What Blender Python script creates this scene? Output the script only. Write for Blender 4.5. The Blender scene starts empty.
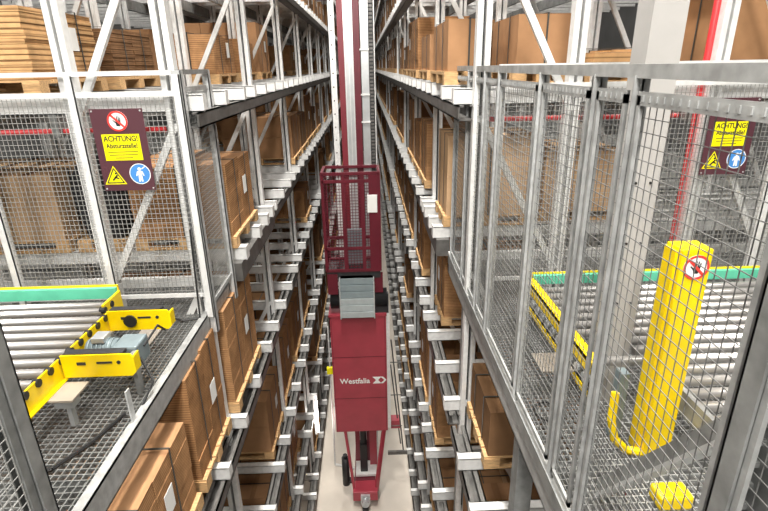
import bpy, math, random
import numpy as np
from mathutils import Vector, Matrix
random.seed(11)
C = bpy.context.scene.collection
PI = math.pi

# ------------------------------------------------------------ helpers
def origin(o):
    v = Vector((0,0,0))
    while o is not None: v = v + o.location; o = o.parent
    return v
class MB:
    def __init__(s): s.v = []; s.f = []; s.m = []; s.mi = 0
    def box(s, x0, x1, y0, y1, z0, z1):
        if x0 > x1: x0, x1 = x1, x0
        if y0 > y1: y0, y1 = y1, y0
        if z0 > z1: z0, z1 = z1, z0
        n = len(s.v)
        s.v += [(x0,y0,z0),(x1,y0,z0),(x1,y1,z0),(x0,y1,z0),(x0,y0,z1),(x1,y0,z1),(x1,y1,z1),(x0,y1,z1)]
        for q in ((0,3,2,1),(4,5,6,7),(0,1,5,4),(1,2,6,5),(2,3,7,6),(3,0,4,7)):
            s.f.append(tuple(n+i for i in q)); s.m.append(s.mi)
        return s
    def bar(s, p, q, w, h, up=(0,0,1)):
        p = Vector(p); q = Vector(q); d = (q-p).normalized(); u = Vector(up)
        if abs(d.dot(u)) > .99: u = Vector((0,1,0))
        a = d.cross(u).normalized(); b = a.cross(d).normalized()
        n = len(s.v)
        for e in (p, q):
            for i, j in ((-1,-1),(1,-1),(1,1),(-1,1)):
                s.v.append(tuple(e + a*(i*w/2) + b*(j*h/2)))
        for qd in ((0,1,2,3),(7,6,5,4),(0,4,5,1),(1,5,6,2),(2,6,7,3),(3,7,4,0)):
            s.f.append(tuple(n+i for i in qd)); s.m.append(s.mi)
        return s
    def tube(s, p, q, r, n=10, r2=None):
        p = Vector(p); q = Vector(q); d = (q-p).normalized(); u = Vector((0,0,1)) if abs(d.z) < .95 else Vector((1,0,0))
        a = d.cross(u).normalized(); b = a.cross(d); r2 = r if r2 is None else r2
        k = len(s.v)
        for e, rr in ((p, r), (q, r2)):
            for i in range(n):
                t = 2*PI*i/n; s.v.append(tuple(e + a*(math.cos(t)*rr) + b*(math.sin(t)*rr)))
        for i in range(n):
            j = (i+1) % n; s.f.append((k+i, k+n+i, k+n+j, k+j)); s.m.append(s.mi)
        s.f.append(tuple(k+i for i in range(n))); s.m.append(s.mi)
        s.f.append(tuple(k+n+i for i in reversed(range(n)))); s.m.append(s.mi)
        return s
    def path(s, pts, r, n=6):
        for a, b in zip(pts, pts[1:]): s.tube(a, b, r, n)
        return s
    def prism(s, pts, n0, n1, axis='y'):
        # polygon pts (a,b) extruded along an axis
        k = len(s.v); n = len(pts)
        for t in (n0, n1):
            for a, b in pts:
                s.v.append({'y':(a,t,b), 'x':(t,a,b), 'z':(a,b,t)}[axis])
        s.f.append(tuple(range(k, k+n))); s.m.append(s.mi)
        s.f.append(tuple(range(k+2*n-1, k+n-1, -1))); s.m.append(s.mi)
        for i in range(n):
            j = (i+1) % n; s.f.append((k+i, k+n+i, k+n+j, k+j)); s.m.append(s.mi)
        return s
    def mat(s, i): s.mi = i; return s
    def build(s, name, mats, parent=None, smooth=False, bevel=0):
        me = bpy.data.meshes.new(name)
        ox, oy, oz = origin(parent)
        me.from_pydata([(a-ox, b-oy, c-oz) for a, b, c in s.v], [], s.f)
        if not isinstance(mats, (list, tuple)): mats = [mats]
        for m in mats: me.materials.append(m)
        me.polygons.foreach_set('material_index', s.m)
        if smooth:
            me.polygons.foreach_set('use_smooth', [len(f) == 4 for f in s.f])
        me.update()
        import bmesh
        bm = bmesh.new(); bm.from_mesh(me); bmesh.ops.recalc_face_normals(bm, faces=bm.faces); bm.to_mesh(me); bm.free()
        o = bpy.data.objects.new(name, me); C.objects.link(o)
        if parent is not None:
            o.parent = parent
        if bevel:
            md = o.modifiers.new('bevel', 'BEVEL'); md.width = bevel; md.segments = 2; md.limit_method = 'ANGLE'
        return o

def thing(name, label, cat, loc=(0,0,0), group=None):
    o = bpy.data.objects.new(name, None); C.objects.link(o); o.location = loc; o.empty_display_size = .1
    return tag(o, label, cat, group)
def tag(o, label, cat, group=None):
    o['label'] = label; o['category'] = cat
    if group: o['group'] = group
    return o
def struct(o): o['kind'] = 'structure'; return o
def copy_thing(src, loc, label, group=None):
    r = src.copy(); C.objects.link(r); r.location = loc; r['label'] = label
    if group: r['group'] = group
    for ch in list(src.children):
        c = ch.copy(); C.objects.link(c); c.parent = r
        for g in list(ch.children):
            d = g.copy(); C.objects.link(d); d.parent = c
    return r

# ------------------------------------------------------------ materials
def mat(name, col, rough=.5, metal=0, noise=0, nscale=20, stripes=None, bump=0, emit=None, spec=None, stretch=None):
    m = bpy.data.materials.new(name); m.use_nodes = True; nt = m.node_tree; b = nt.nodes['Principled BSDF']
    b.inputs['Roughness'].default_value = rough; b.inputs['Metallic'].default_value = metal
    b.inputs['Base Color'].default_value = (*col, 1)
    if spec is not None: b.inputs['Specular IOR Level'].default_value = spec
    if emit:
        b.inputs['Emission Color'].default_value = (*col, 1); b.inputs['Emission Strength'].default_value = emit
    if noise or stripes:
        tc = nt.nodes.new('ShaderNodeTexCoord'); mp = nt.nodes.new('ShaderNodeMapping')
        nt.links.new(tc.outputs['Object'], mp.inputs[0])
        if stretch: mp.inputs['Scale'].default_value = stretch
        n = nt.nodes.new('ShaderNodeTexNoise'); n.inputs['Scale'].default_value = nscale; n.inputs['Detail'].default_value = 4
        nt.links.new(mp.outputs[0], n.inputs['Vector'])
        r = nt.nodes.new('ShaderNodeMapRange'); r.inputs[1].default_value = .3; r.inputs[2].default_value = .7
        r.inputs[3].default_value = 1-noise; r.inputs[4].default_value = 1+noise*.6
        nt.links.new(n.outputs['Fac'], r.inputs[0])
        mx = nt.nodes.new('ShaderNodeMix'); mx.data_type = 'RGBA'; mx.blend_type = 'MULTIPLY'; mx.inputs[0].default_value = 1
        mx.inputs[6].default_value = (*col, 1); nt.links.new(r.outputs[0], mx.inputs[7])
        out = mx.outputs[2]
        if stripes:      # fine corrugated edges, stacked in z
            sx = nt.nodes.new('ShaderNodeSeparateXYZ'); nt.links.new(tc.outputs['Object'], sx.inputs[0])
            mu = nt.nodes.new('ShaderNodeMath'); mu.operation = 'MULTIPLY'; mu.inputs[1].default_value = stripes
            nt.links.new(sx.outputs[2], mu.inputs[0])
            fr = nt.nodes.new('ShaderNodeMath'); fr.operation = 'FRACT'; nt.links.new(mu.outputs[0], fr.inputs[0])
            cr = nt.nodes.new('ShaderNodeValToRGB'); e = cr.color_ramp.elements
            e[0].position = 0; e[0].color = (.30,.26,.23,1); e[1].position = .4; e[1].color = (1,1,1,1)
            nt.links.new(fr.outputs[0], cr.inputs[0])
            m2 = nt.nodes.new('ShaderNodeMix'); m2.data_type = 'RGBA'; m2.blend_type = 'MULTIPLY'; m2.inputs[0].default_value = 1
            nt.links.new(out, m2.inputs[6]); nt.links.new(cr.outputs[0], m2.inputs[7]); out = m2.outputs[2]
        nt.links.new(out, b.inputs['Base Color'])
        if bump:
            bp = nt.nodes.new('ShaderNodeBump'); bp.inputs['Strength'].default_value = bump; bp.inputs['Distance'].default_value = .01
            nt.links.new(n.outputs['Fac'], bp.inputs['Height']); nt.links.new(bp.outputs[0], b.inputs['Normal'])
    return m

GALV = mat('galvanised_steel', (.56,.57,.57), .42, .35, .22, 30, bump=.1)
GALVM = mat('mid_galvanised', (.40,.405,.40), .48, .35, .28, 18, bump=.12)
GALVD = mat('weathered_galvanised', (.25,.255,.25), .5, .35, .3, 14, bump=.15)
WHITE = mat('light_zinc_profile', (.80,.80,.79), .4, .2, .1, 25)
CHAN = mat('grey_channel', (.15,.145,.138), .45, .4, .3, 12)
WIRE2 = mat('zinc_wire_shaded', (.19,.19,.185), .45, .35, .1, 30)  # darker copy of the wire, shade on the right fence mesh put into its colour
WIRE = mat('zinc_wire', (.40,.40,.385), .45, .35, .1, 30)
DARKM = mat('dark_steel', (.045,.045,.048), .5, .4, .2, 20)
BLACK = mat('black_rubber', (.015,.015,.016), .5)
CARD = [mat('cardboard_a', (.41,.225,.115), .85, 0, .14, 6, spec=.1), mat('cardboard_b', (.34,.185,.092), .85, 0, .14, 7, spec=.1),
        mat('cardboard_c', (.58,.38,.22), .85, 0, .12, 5, spec=.1), mat('cardboard_d', (.22,.12,.06), .85, 0, .15, 7, spec=.1)]
CARDL = [mat('cardboard_edges_a', (.46,.25,.118), .9, 0, .25, 12, stripes=62, spec=.1), mat('cardboard_edges_b', (.40,.21,.095), .9, 0, .25, 12, stripes=62, spec=.1),
         mat('cardboard_edges_c', (.60,.36,.17), .9, 0, .2, 12, stripes=30, spec=.1), mat('cardboard_edges_d', (.24,.13,.065), .9, 0, .25, 12, stripes=62, spec=.1)]
WOOD = mat('pallet_wood', (.58,.36,.17), .8, 0, .3, 18, bump=.2, stretch=(1,6,6))
STRAP = mat('strap_dark', (.05,.05,.045), .4)
PAPER = mat('paper_label', (.85,.85,.83), .7)
REDM = mat('mast_red', (.20,.022,.034), .4, 0, .12, 5)
RED = mat('crane_red', (.39,.045,.068), .34, 0, .12, 5)
REDD = mat('crane_dark_red', (.12,.009,.02), .4, 0, .15, 8)
PIPE = mat('sprinkler_red', (.62,.035,.04), .4)
YEL = mat('yellow_paint', (.88,.62,.0), .38, 0, .08, 10)
YELS = mat('sign_yellow', (.93,.83,.0), .45)
GREEN = mat('green_belt', (.12,.55,.36), .5, 0, .12, 12)
ROLL = mat('roller_steel', (.52,.50,.485), .28, .7, .1, 15, stretch=(1,8,8))
BLUEG = mat('motor_bluegrey', (.20,.25,.27), .45, .2, .12, 20)
SILV = mat('aluminium', (.62,.64,.65), .3, .6, .08, 12)
SILV2 = mat('pale_grey_slat', (.50,.55,.56), .45, .3, .08, 12)
SLAT = mat('grey_blue_slat', (.30,.36,.38), .45, .3, .08, 12)
BEIGE = mat('beige_plate', (.34,.30,.255), .55, .1, .08, 12)
SIGNM = mat('sign_maroon', (.085,.028,.038), .5)
SIGNW = mat('sign_white', (.9,.9,.88), .5)
SIGNR = mat('sign_red', (.72,.05,.04), .5)
SIGNB = mat('sign_blue', (.06,.25,.62), .5)
INK = mat('sign_ink', (.02,.02,.02), .6)
CONC = mat('column_paint', (.40,.385,.37), .75, 0, .06, 8)
FLOOR = mat('floor_concrete', (.68,.61,.53), .38, 0, .16, 1.6, bump=.02)
WALLM = mat('hall_wall', (.20,.20,.20), .8, 0, .08, 2)
CEILM = mat('hall_ceiling', (.05,.05,.055), .8, 0, .1, 2)
LAMP = mat('lamp_tube', (1,.97,.9), .5, emit=9)
LAMPB = mat('lamp_body', (.75,.75,.75), .5)

# ------------------------------------------------------------ measures
XL, XR = -1.10, .69            # front uprights
LEV = [-6.25, -5.05, -3.83, -2.40, -1.27, -.13, 1.0, 2.13, 3.27]
LNAME = ['lowest', 'second-lowest', 'lower-middle', 'below-platform', 'platform-level', 'eye-level', 'overhead', 'high', 'topmost']
P, Y0 = 1.98, 3.07
FZ = -6.75
ZT = 4.4
ORD = ['first','second','third','fourth','fifth','sixth','seventh','eighth','ninth','tenth','eleventh','twelfth','thirteenth','fourteenth','fifteenth','sixteenth','seventeenth','eighteenth','nineteenth']
def bayname(k):
    if k == -2: return 'bay nearest viewer'
    if k == -1: return 'bay under platform'
    return '%s bay past platform' % ORD[k]
NB = 17

# ------------------------------------------------------------ hall
struct(MB().box(-9,9,-4,44,FZ-.2,FZ).build('floor', FLOOR))
struct(MB().box(-9,9,-4,44,6.2,6.4).build('ceiling', CEILM))
struct(MB().box(-9.2,-9,-4,44,FZ,6.2).build('wall_left', WALLM))
struct(MB().box(9,9.2,-4,44,FZ,6.2).build('wall_right', WALLM))
struct(MB().box(-9,9,44,44.2,FZ,6.2).build('wall_back', WALLM))
struct(MB().box(-9,9,-4.2,-4,FZ,6.2).build('wall_front', WALLM))

# ------------------------------------------------------------ rack upright frames
def upright_mesh(x, y, z0, z1, s=1):
    m = MB()
    m.box(x-.042, x+.042, y+.02, y+.03, z0, z1)
    for a, b in ((-.042,-.009),(.009,.042)): m.box(x+a, x+b, y-.035, y+.02, z0, z1)
    m.mat(1)
    m.box(x-.009, x+.009, y+.005, y+.02, z0, z1)
    return m
def rack_frame(side, k, lane, zb, zt):
    y = Y0 + P*k
    s = -1 if side == 'left' else 1
    if side == 'right' and k == 0: y += .12
    xf = (XL if s < 0 else XR) + s*(1.30 if s < 0 else 1.43)*lane
    xr = xf + s*.56
    where = {-2:'beneath the near platform edge', -1:'beneath the platform middle', 0:'right behind the platform fence'}.get(k, 'number word')
    if k > 0: where = '%s beyond the platform' % ORD[k-1]
    t = thing('storage_rack', 'slotted upright rack unit, %s row of %s rack, %s' % (['front','second','third'][lane], side, where), 'rack', (xf, y, zb), 'upright frames of the %s rack' % side)
    for x in (xf, xr): upright_mesh(x, y, zb+.012, zt).build('upright', [WHITE, DARKM], t)
    m = MB()
    for x in (xf, xr): m.box(x-.08, x+.08, y-.07, y+.07, zb, zb+.012)
    m.build('base_plate', GALVD, t)
    z = -.27 - 6*1.04; i = 0
    while z + 1.1 < zt:
        a, b = xr, xf
        if k > 9: i += 1; z += 1.04; continue
        MB().bar((a, y-.01, z), (b, y-.01, z+1.02), .04, .03, (0,1,0)).build('diagonal_brace', WHITE, t)
        z += 1.04; i += 1
    return t
for side in ('left', 'right'):
    for k in range(-2, NB+1):
        for lane in range(2 if k < 9 else 1):
            rack_frame(side, k, lane, FZ, ZT if k >= 0 else -1.72)
for k in (0, 1, 2):
    for side in ('left', 'right'): rack_frame(side, k, 2, FZ, ZT)

# ------------------------------------------------------------ shelves: front beam, rear beams, cross rails
OFF = (.08, .59, 1.15, 1.56)
def shelf(side, k, li):
    s = -1 if side == 'left' else 1
    z = LEV[li]; y = Y0 + P*k + (.12 if (side == 'right' and k == 0) else 0)
    y1 = Y0 + P*(k+1)
    xf = XL if s < 0 else XR
    end = xf + (-s)*.15                    # rails reach out into the aisle
    far = xf + s*(4.0 if k < 6 else 2.4)
    t = thing('rack_shelf', 'galvanised rail shelf, %s rack, %s, %s' % (side, LNAME[li], bayname(k)), 'shelf', (end, y+.05, z-.25), 'rail shelves of the %s rack' % side)
    bx = [xf - s*.075]
    m = MB()
    c = bx[0]
    m.box(c-.055, c+.055, y, y1, z-.19, z-.18); m.box(c-.055, c-.045, y, y1, z-.19, z-.10); m.box(c+.045, c+.055, y, y1, z-.19, z-.10)
    m.box(c-.055, c-.02, y, y1, z-.11, z-.10); m.box(c+.02, c+.055, y, y1, z-.11, z-.10)
    m.build('front_beam', CHAN, t)
    if k < 12:
        for q in ((.72, 1.37, 2.05) if k < 5 else (.72, 1.37)):
            cx = xf + s*q; m = MB()
            m.box(cx-.02, cx+.02, y+.04, y1-.04, z-.23, z-.10); m.build('rear_beam', GALVD, t)
    if k < 9:
        for o in OFF:
            m = MB(); a = y + o
            m.box(end, far, a-.030, a-.025, z-.10, z); m.box(end, far, a-.030, a+.035, z-.012, z-.006)
            m.box(end, far, a+.030, a+.035, z-.06, z-.006); m.box(end, far, a-.030, a+.0, z-.10, z-.094)
            m.box(end, end - s*.004, a-.031, a+.036, z-.09, z)
            m.build('cross_rail', WHITE, t)
    else:
        m = MB()
        for o in OFF: m.box(end, far, y+o-.035, y+o+.06, z-.1, z)
        m.build('cross_rails', WHITE, t)
    return t
for side in ('left', 'right'):
    for k in range(-2, NB):
        for li in range(9):
            z = LEV[li]
            if k < 0 and li > 3: continue
            if k == 0 and li == 4 : continue      # the platform deck fills this one partly; short shelf built below
            if k >= 0 and li >= 7 and k < 5: continue
            shelf(side, k, li)
for side in ('left', 'right'):
    s = -1 if side == 'left' else 1
    z = LEV[4]; ya, yb = (3.60, 5.05) if s < 0 else (4.02, 5.05)
    xf = XL if s < 0 else XR; end = xf - s*.15; far = xf + s*4
    t = thing('rack_shelf', 'short galvanised rail shelf of the %s rack directly behind the platform deck' % side, 'shelf', (end, ya, z-.25), 'rail shelves of the %s rack' % side)
    m = MB(); c = xf - s*.075
    m.box(c-.055, c+.055, ya, yb, z-.245, z-.10); m.build('front_beam', CHAN, t)
    for a in ((3.72, 4.25, 4.62, 4.9) if s < 0 else (4.12, 4.4, 4.75, 4.95)):
        m = MB(); m.box(end, far, a-.035, a-.03, z-.10, z); m.box(end, far, a-.035, a+.06, z-.012, z-.006); m.box(end, end - s*.004, a-.036, a+.062, z-.105, z)
        m.build('cross_rail', WHITE, t)

# ------------------------------------------------------------ pallets and loads
def pallet(x0, x1, y0, y1, z, label, simple=False, group=None):
    t = thing('pallet', label, 'pallet', ((x0+x1)/2, (y0+y1)/2, z), group)
    m = MB()
    xs = [x0, (x0+x1)/2-.05, x1-.1]; ys = [y0, (y0+y1)/2-.045, y1-.09]
    if simple:
        for a in ys: m.box(x0, x1, a, a+.09, z, z+.07)
        m.box(x0, x1, y0, y1, z+.07, z+.088)
        m.build('body', WOOD, t); return t
    for a in ys:
        m = MB().box(x0, x1, a, a+.09, z, z+.014)
        for b in xs: m.box(b, b+.1, a, a+.09, z+.0135, z+.0685)
        m.build('runner', WOOD, t)
    m = MB()
    n = 6; w = (y1-y0)/n
    for b in xs: m.box(b, b+.1, y0, y1, z+.068, z+.078)
    for i in range(n): m.box(x0, x1, y0+i*w+.006, y0+(i+1)*w-.006, z+.078, z+.09)
    m.build('top_boards', WOOD, t)
    return t
PH = .09
def load(x0, x1, y0, y1, z, h, style, label, shade=0, parts=True, group=None, aisle=1, lab=True):
    """style: 'flat' layered bundles of blanks, 'box' closed cartons. aisle=+1: aisle at +x side"""
    cx, cy = (x0+x1)/2, (y0+y1)/2
    t = thing('carton_stack', label, 'cardboard stack', (cx, cy, z), group)
    r = random.Random(int((cx*131+cy*977+z*53)*100))
    C1, C2 = CARD[shade], CARDL[shade]
    coarse = style == 'coarse'
    if style in ('flat', 'coarse'):
        ny = 2 if (y1-y0) > .5 else 1
        nx = 3 if (x1-x0) > .9 else (2 if (x1-x0) > .5 else 1)
        if not parts: nx = 1
        for i in range(nx):
            for j in range(ny):
                a0 = x0 + (x1-x0)*i/nx; a1 = x0 + (x1-x0)*(i+1)/nx - .006
                b0 = y0 + (y1-y0)*j/ny; b1 = y0 + (y1-y0)*(j+1)/ny - .006
                hh = h - r.random()*.03
                n = (max(5, int(hh/.027)) if coarse else 5) if parts else 3
                m = MB()
                sh = r.random()
                for q in range(n):
                    e = .005 if coarse else .0025; d1 = r.uniform(-e, e); d2 = r.uniform(-e, e)
                    zz = z + hh*q/n
                    m.mat(1)
                    m.box(a0+d1, a1+d1, b0+d2, b1+d2, zz, zz+hh/n-(.0025 if parts and coarse else 0))
                m.mat(0); m.box(a0, a1, b0, b1, z+hh-.001, z+hh+.002)
                m.build('blank_bundle', [C1, C2], t)
    else:
        nz = max(1, int(round(h/.34))) if h > .45 else 1
        nx = max(1, int(round((x1-x0)/.42))); ny = max(1, int(round((y1-y0)/.40)))
        for q in range(nz):
            for i in range(nx):
                for j in range(ny):
                    g = .003
                    m = MB()
                    a0 = x0 + (x1-x0)*i/nx + g; a1 = x0 + (x1-x0)*(i+1)/nx - g
                    b0 = y0 + (y1-y0)*j/ny + g; b1 = y0 + (y1-y0)*(j+1)/ny - g
                    zz0, zz1 = z+h*q/nz, z+h*(q+1)/nz-.003
                    m.box(a0, a1, b0, b1, zz0, zz1)
                    if parts:
                        m.mat(1); w = .025; c = (a0+a1)/2
                        m.box(c-w, c+w, b0-.0008, b1+.0008, zz1-.001, zz1+.0008)
                    m.build('carton', [C1, CARD[(shade+1) % 4]], t)
    if parts:
        m = MB()
        for yy in (y0+(y1-y0)*.28, y0+(y1-y0)*.72):
            m.box(x0-.006, x0-.003, yy-.006, yy+.006, z, z+h+.004); m.box(x1+.003, x1+.006, yy-.006, yy+.006, z, z+h+.004)
            m.box(x0-.006, x1+.006, yy-.006, yy+.006, z+h+.002, z+h+.005)
        xx = x0+(x1-x0)*.5
        m.box(xx-.006, xx+.006, y0-.009, y0-.006, z, z+h+.004); m.box(xx-.006, xx+.006, y1+.006, y1+.009, z, z+h+.004)
        m.box(xx-.006, xx+.006, y0-.009, y1+.009, z+h+.002, z+h+.005)
        m.build('straps', STRAP, t)
        if lab:
            xa = x1+.007 if aisle > 0 else x0-.007
            yy = y0+(y1-y0)*.55
            o = MB().box(xa-.001, xa+.001, yy, yy+.10, z+h*.42, z+h*.42+.14).build('paper_label', PAPER, t); o['label'] = 'white paper label'
    return t
STY = {'flat':'flat cardboard stack', 'coarse':'flat cardboard stack', 'box':'closed carton stack'}
SHN = ['brown', 'umber', 'pale', 'dark']
def slot(side, k, li, y0, y1, x0, dx, h, style='flat', shade=0, lab=True, extra='', parts=True):
    """x0: aisle-side face (distance given as x), dx depth away from the aisle"""
    s = -1 if side == 'left' else 1
    xa, xb = (x0, x0+s*dx); xa, xb = min(xa, xb), max(xa, xb)
    z = LEV[li]
    where = '%s rack %s shelf, %s%s' % (side, LNAME[li], bayname(k), extra)
    pallet(xa-.0, xb+.0, y0, y1, z+.001, 'pallet under cardboard stack, ' + where, not parts, 'pallets in the racks')
    m = .02
    load(xa+m, xb-m, y0+.01, y1-.01, z+PH+.002, h, style, SHN[shade] + ' ' + STY[style] + ', ' + where, shade, parts, 'cardboard stacks in the racks', -s, lab)

FR, BK = ', aisle row', ', inner row'
# near, hand placed
slot('left', -1, 3, 1.45, 2.34, -1.02, 1.10, .53, 'flat', 0, True, ', nearer slot')
slot('left', -1, 3, 2.42, 3.02, -1.02, 1.10, .72, 'flat', 1, True, ', farther slot')
slot('left', 0, 3, 3.18, 4.02, -1.00, 1.10, .74, 'flat', 0, True, ', nearer slot')
slot('left', 0, 4, 3.66, 4.46, -1.00, .76, .54, 'flat', 0, True, ', aisle row')
slot('left', 0, 4, 3.66, 4.46, -2.24, 1.15, .50, 'box', 2, True, ', inner row')
pallet(-2.18, -1.82, 3.66, 4.46, LEV[4]+.001, 'narrow pallet under the black bulging shape behind the left mesh fence')
t = thing('black_shape', 'black shape with bulging top between cardboard stacks behind left mesh fence', 'wrapped stack', (-2.0, 4.06, LEV[4]+PH))
zz = LEV[4]+PH+.002
MB().prism([(-2.10,zz),(-1.84,zz),(-1.84,zz+.30),(-1.83,zz+.50),(-1.88,zz+.60),(-1.98,zz+.62),(-2.08,zz+.56),(-2.16,zz+.44),(-2.15,zz+.28)], 3.68, 4.44).build('bulging_body', BLACK, t, bevel=.02)  # black bulging prism filling the gap between the cardboard stacks
MB().box(-1.99, -1.93, 3.672, 3.68, zz+.1, zz+.5).build('front_strip', DARKM, t)
slot('left', 0, 5, 3.16, 3.98, -1.88, 1.25, .40, 'coarse', 2, True, ', inner row')
slot('left', 0, 5, 4.14, 4.94, -1.86, 1.25, .36, 'coarse', 3, False, ', inner row, farther slot')
slot('left', 1, 5, 5.14, 5.94, -1.95, .50, .40, 'box', 1, False, ', inner row')
slot('left', 1, 5, 5.14, 5.94, -1.38, .50, .36, 'flat', 0, True, ', aisle row')
slot('left', 1, 5, 6.16, 6.94, -1.38, .50, .36, 'flat', 1, True, ', aisle row, farther slot')
slot('left', 0, 2, 4.28, 4.96, -1.06, 1.0, .62, 'box', 0, True, ', farther slot')
slot('left', 1, 2, 5.16, 5.96, -1.06, 1.0, .72, 'flat', 0, True, ', nearer slot')
slot('left', 1, 2, 6.16, 6.96, -1.06, 1.0, .72, 'flat', 1, True, ', farther slot')
slot('left', 2, 2, 7.16, 7.96, -1.06, 1.0, .72, 'flat', 0, True, ', nearer slot')
slot('left', 0, 1, 3.2, 4.0, -1.06, 1.0, .62, 'box', 1, False, ', nearer slot')
slot('left', 0, 1, 4.16, 4.9, -1.06, 1.0, .72, 'box', 0, False, ', farther slot')
slot('left', 1, 1, 5.16, 5.96, -1.08, 1.0, .72, 'flat', 1, True, ', nearer slot')
slot('left', -1, 2, 1.5, 2.3, -1.10, 1.0, .6, 'box', 1, False, ', nearer slot')
slot('left', 2, 4, 7.2, 8.0, -1.02, 1.0, .56, 'box', 1, False, ', nearer slot')
slot('left', 2, 4, 8.16, 8.96, -1.02, 1.0, .5, 'box', 3, False, ', farther slot')
# right
slot('right', 0, 5, 3.80, 4.62, .56, .34, .34, 'box', 0, False, ', aisle row')
slot('right', 0, 5, 3.74, 4.50, 1.03, .44, .36, 'box', 0, False, ', inner row')
slot('right', 0, 5, 3.60, 4.40, 1.52, .62, .13, 'flat', 2, False, ', third row')
slot('right', 0, 5, 3.45, 4.30, 2.24, .9, .48, 'box', 1, True, ', innermost row')
slot('right', 1, 5, 5.25, 6.0, 1.35, .9, .38, 'box', 3, False, ', inner row')
slot('right', 1, 5, 5.2, 6.0, .60, .62, .32, 'box', 0, False, ', aisle row, nearer slot')
slot('right', 1, 5, 6.14, 6.94, .58, .62, .56, 'flat', 1, False, ', aisle row, farther slot')
slot('right', 0, 4, 4.06, 4.6, .62, .74, .66, 'box', 2, False, ', aisle row')
slot('right', 0, 4, 4.14, 4.92, 1.45, .7, .5, 'box', 2, False, ', inner row')
slot('right', 1, 4, 5.5, 6.1, .62, .9, .62, 'flat', 0, False, ', nearer slot')
slot('right', 1, 4, 6.2, 6.95, .62, .9, .55, 'flat', 1, False, ', farther slot')
slot('right', 0, 3, 4.42, 4.97, .68, .95, .62, 'flat', 0, True, ', farther slot')
slot('right', 1, 3, 5.7, 6.5, .62, .95, .74, 'flat', 1, True, ', nearer slot')
slot('right', -1, 3, 2.52, 3.1, .68, .70, .33, 'box', 3, False, ', aisle row')
slot('right', -1, 2, 2.3, 3.1, .66, 1.0, .66, 'box', 0, False, ', nearer slot')
slot('right', 0, 2, 4.4, 4.97, .64, 1.0, .70, 'flat', 0, True, ', farther slot')
slot('right', 1, 2, 5.15, 5.95, .62, 1.0, .80, 'flat', 0, True, ', nearer slot')
slot('right', 0, 1, 4.15, 4.9, .66, 1.0, .7, 'box', 1, False, ', farther slot')
slot('right', -1, 1, 2.2, 2.95, .66, 1.0, .7, 'box', 1, False, ', nearer slot')
slot('right', 1, 1, 5.15, 5.95, .66, 1.0, .7, 'box', 0, False, ', nearer slot')

# farther bays: copies of a few prototypes
protos = {}
def proto(side, style, shade, h, parts):
    key = (side, style, shade, h, parts)
    if key not in protos:
        protos[key] = None
    return key
def fill(side, k, li, j, lane):
    s = -1 if side == 'left' else 1
    style = random.choice(('flat','flat','box')); shade = random.choice((0,1,1,3))
    h = random.choice((.45,.6,.72)) if li not in (5,6) else random.choice((.32,.45,.6))
    parts = k < 6
    y0 = Y0 + P*k + .11 + j*.98
    xf = (XL+.07 if s < 0 else XR-.07) + s*1.28*lane
    key = (side, style, shade, h, parts)
    if li == 5 and s < 0: xf -= .33
    cx = xf + s*.55; cy = y0+.4; z = LEV[li]
    where = '%s rack %s shelf, %s, %s row, %s slot' % (side, LNAME[li], bayname(k), 'aisle' if lane == 0 else 'inner', ('nearer','farther')[j])
    lp = 'pallet under cardboard stack, ' + where
    ll = SHN[shade] + ' ' + STY[style] + ', ' + where
    if key not in protos:
        a = pallet(cx-.55, cx+.55, cy-.4, cy+.4, z+.001, lp, not parts, 'pallets in the racks')
        b = load(cx-.53, cx+.53, cy-.39, cy+.39, z+PH+.002, h, style, ll, shade, parts, 'cardboard stacks in the racks', -s, parts)
        protos[key] = (a, b)
    else:
        a, b = protos[key]
        copy_thing(a, (cx, cy, z+.001), lp); copy_thing(b, (cx, cy, z+PH+.002), ll)
for side in ('left', 'right'):
    for k in range(2, 14):
        for li in range(0, 8):
            if k < 5 and li == 7: continue
            if li == 0 and k > 3: continue
            for j in (0, 1):
                if side == 'left' and k == 2 and li in (2, 4): continue
                p = .78 if li in (4,5,6) else .5
                if random.random() < p * (1 if k < 9 else .8): fill(side, k, li, j, 0)
                if k < 5 and li in (4,6) and random.random() < .5: fill(side, k, li, j, 1)

# ------------------------------------------------------------ platforms
DZ = -1.5
def platform(side, xa, xb, ya, yb, label):
    s = -1 if side == 'left' else 1
    t = thing('platform', label, 'platform', (xa, (ya+yb)/2, DZ-.16))
    m = MB()                                             # edge channels
    m.box(xa, xa+s*.006, ya, yb, DZ-.115, DZ+.015); m.box(xa, xa+s*.05, ya, yb, DZ-.115, DZ-.107); m.box(xa, xa+s*.045, ya, yb, DZ+.007, DZ+.015)
    m.build('edge_channel', GALVM, t)
    MB().box(xa, xb, yb-.05, yb, DZ-.115, DZ+.06).build('end_beam', WHITE, t)
    m = MB()
    for i, y in enumerate(np.arange(ya+.3, yb-.1, .62)): m.box(xa+s*.05, xb, y, y+.06, DZ-.105, DZ-.03)
    m.build('joists', GALVD, t)
    g = MB()
    x0, x1 = min(xa+s*.05, xb), max(xa+s*.05, xb)
    for x in np.arange(x0, x1, .031): g.box(x, x+.004, ya, yb-.05, DZ-.03, DZ)
    for y in np.arange(ya, yb-.05, .031): g.box(x0, x1, y, y+.004, DZ-.012, DZ-.001)
    g.build('deck_grating', GALVD if s < 0 else GALVM, t)
    return t
platform('left', -1.06, -4.2, -.6, 3.56, 'left galvanised grating platform with conveyor, open to the aisle')
platform('right', .645, 4.2, -.6, 3.93, 'right galvanised grating platform behind the long mesh fence')
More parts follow.
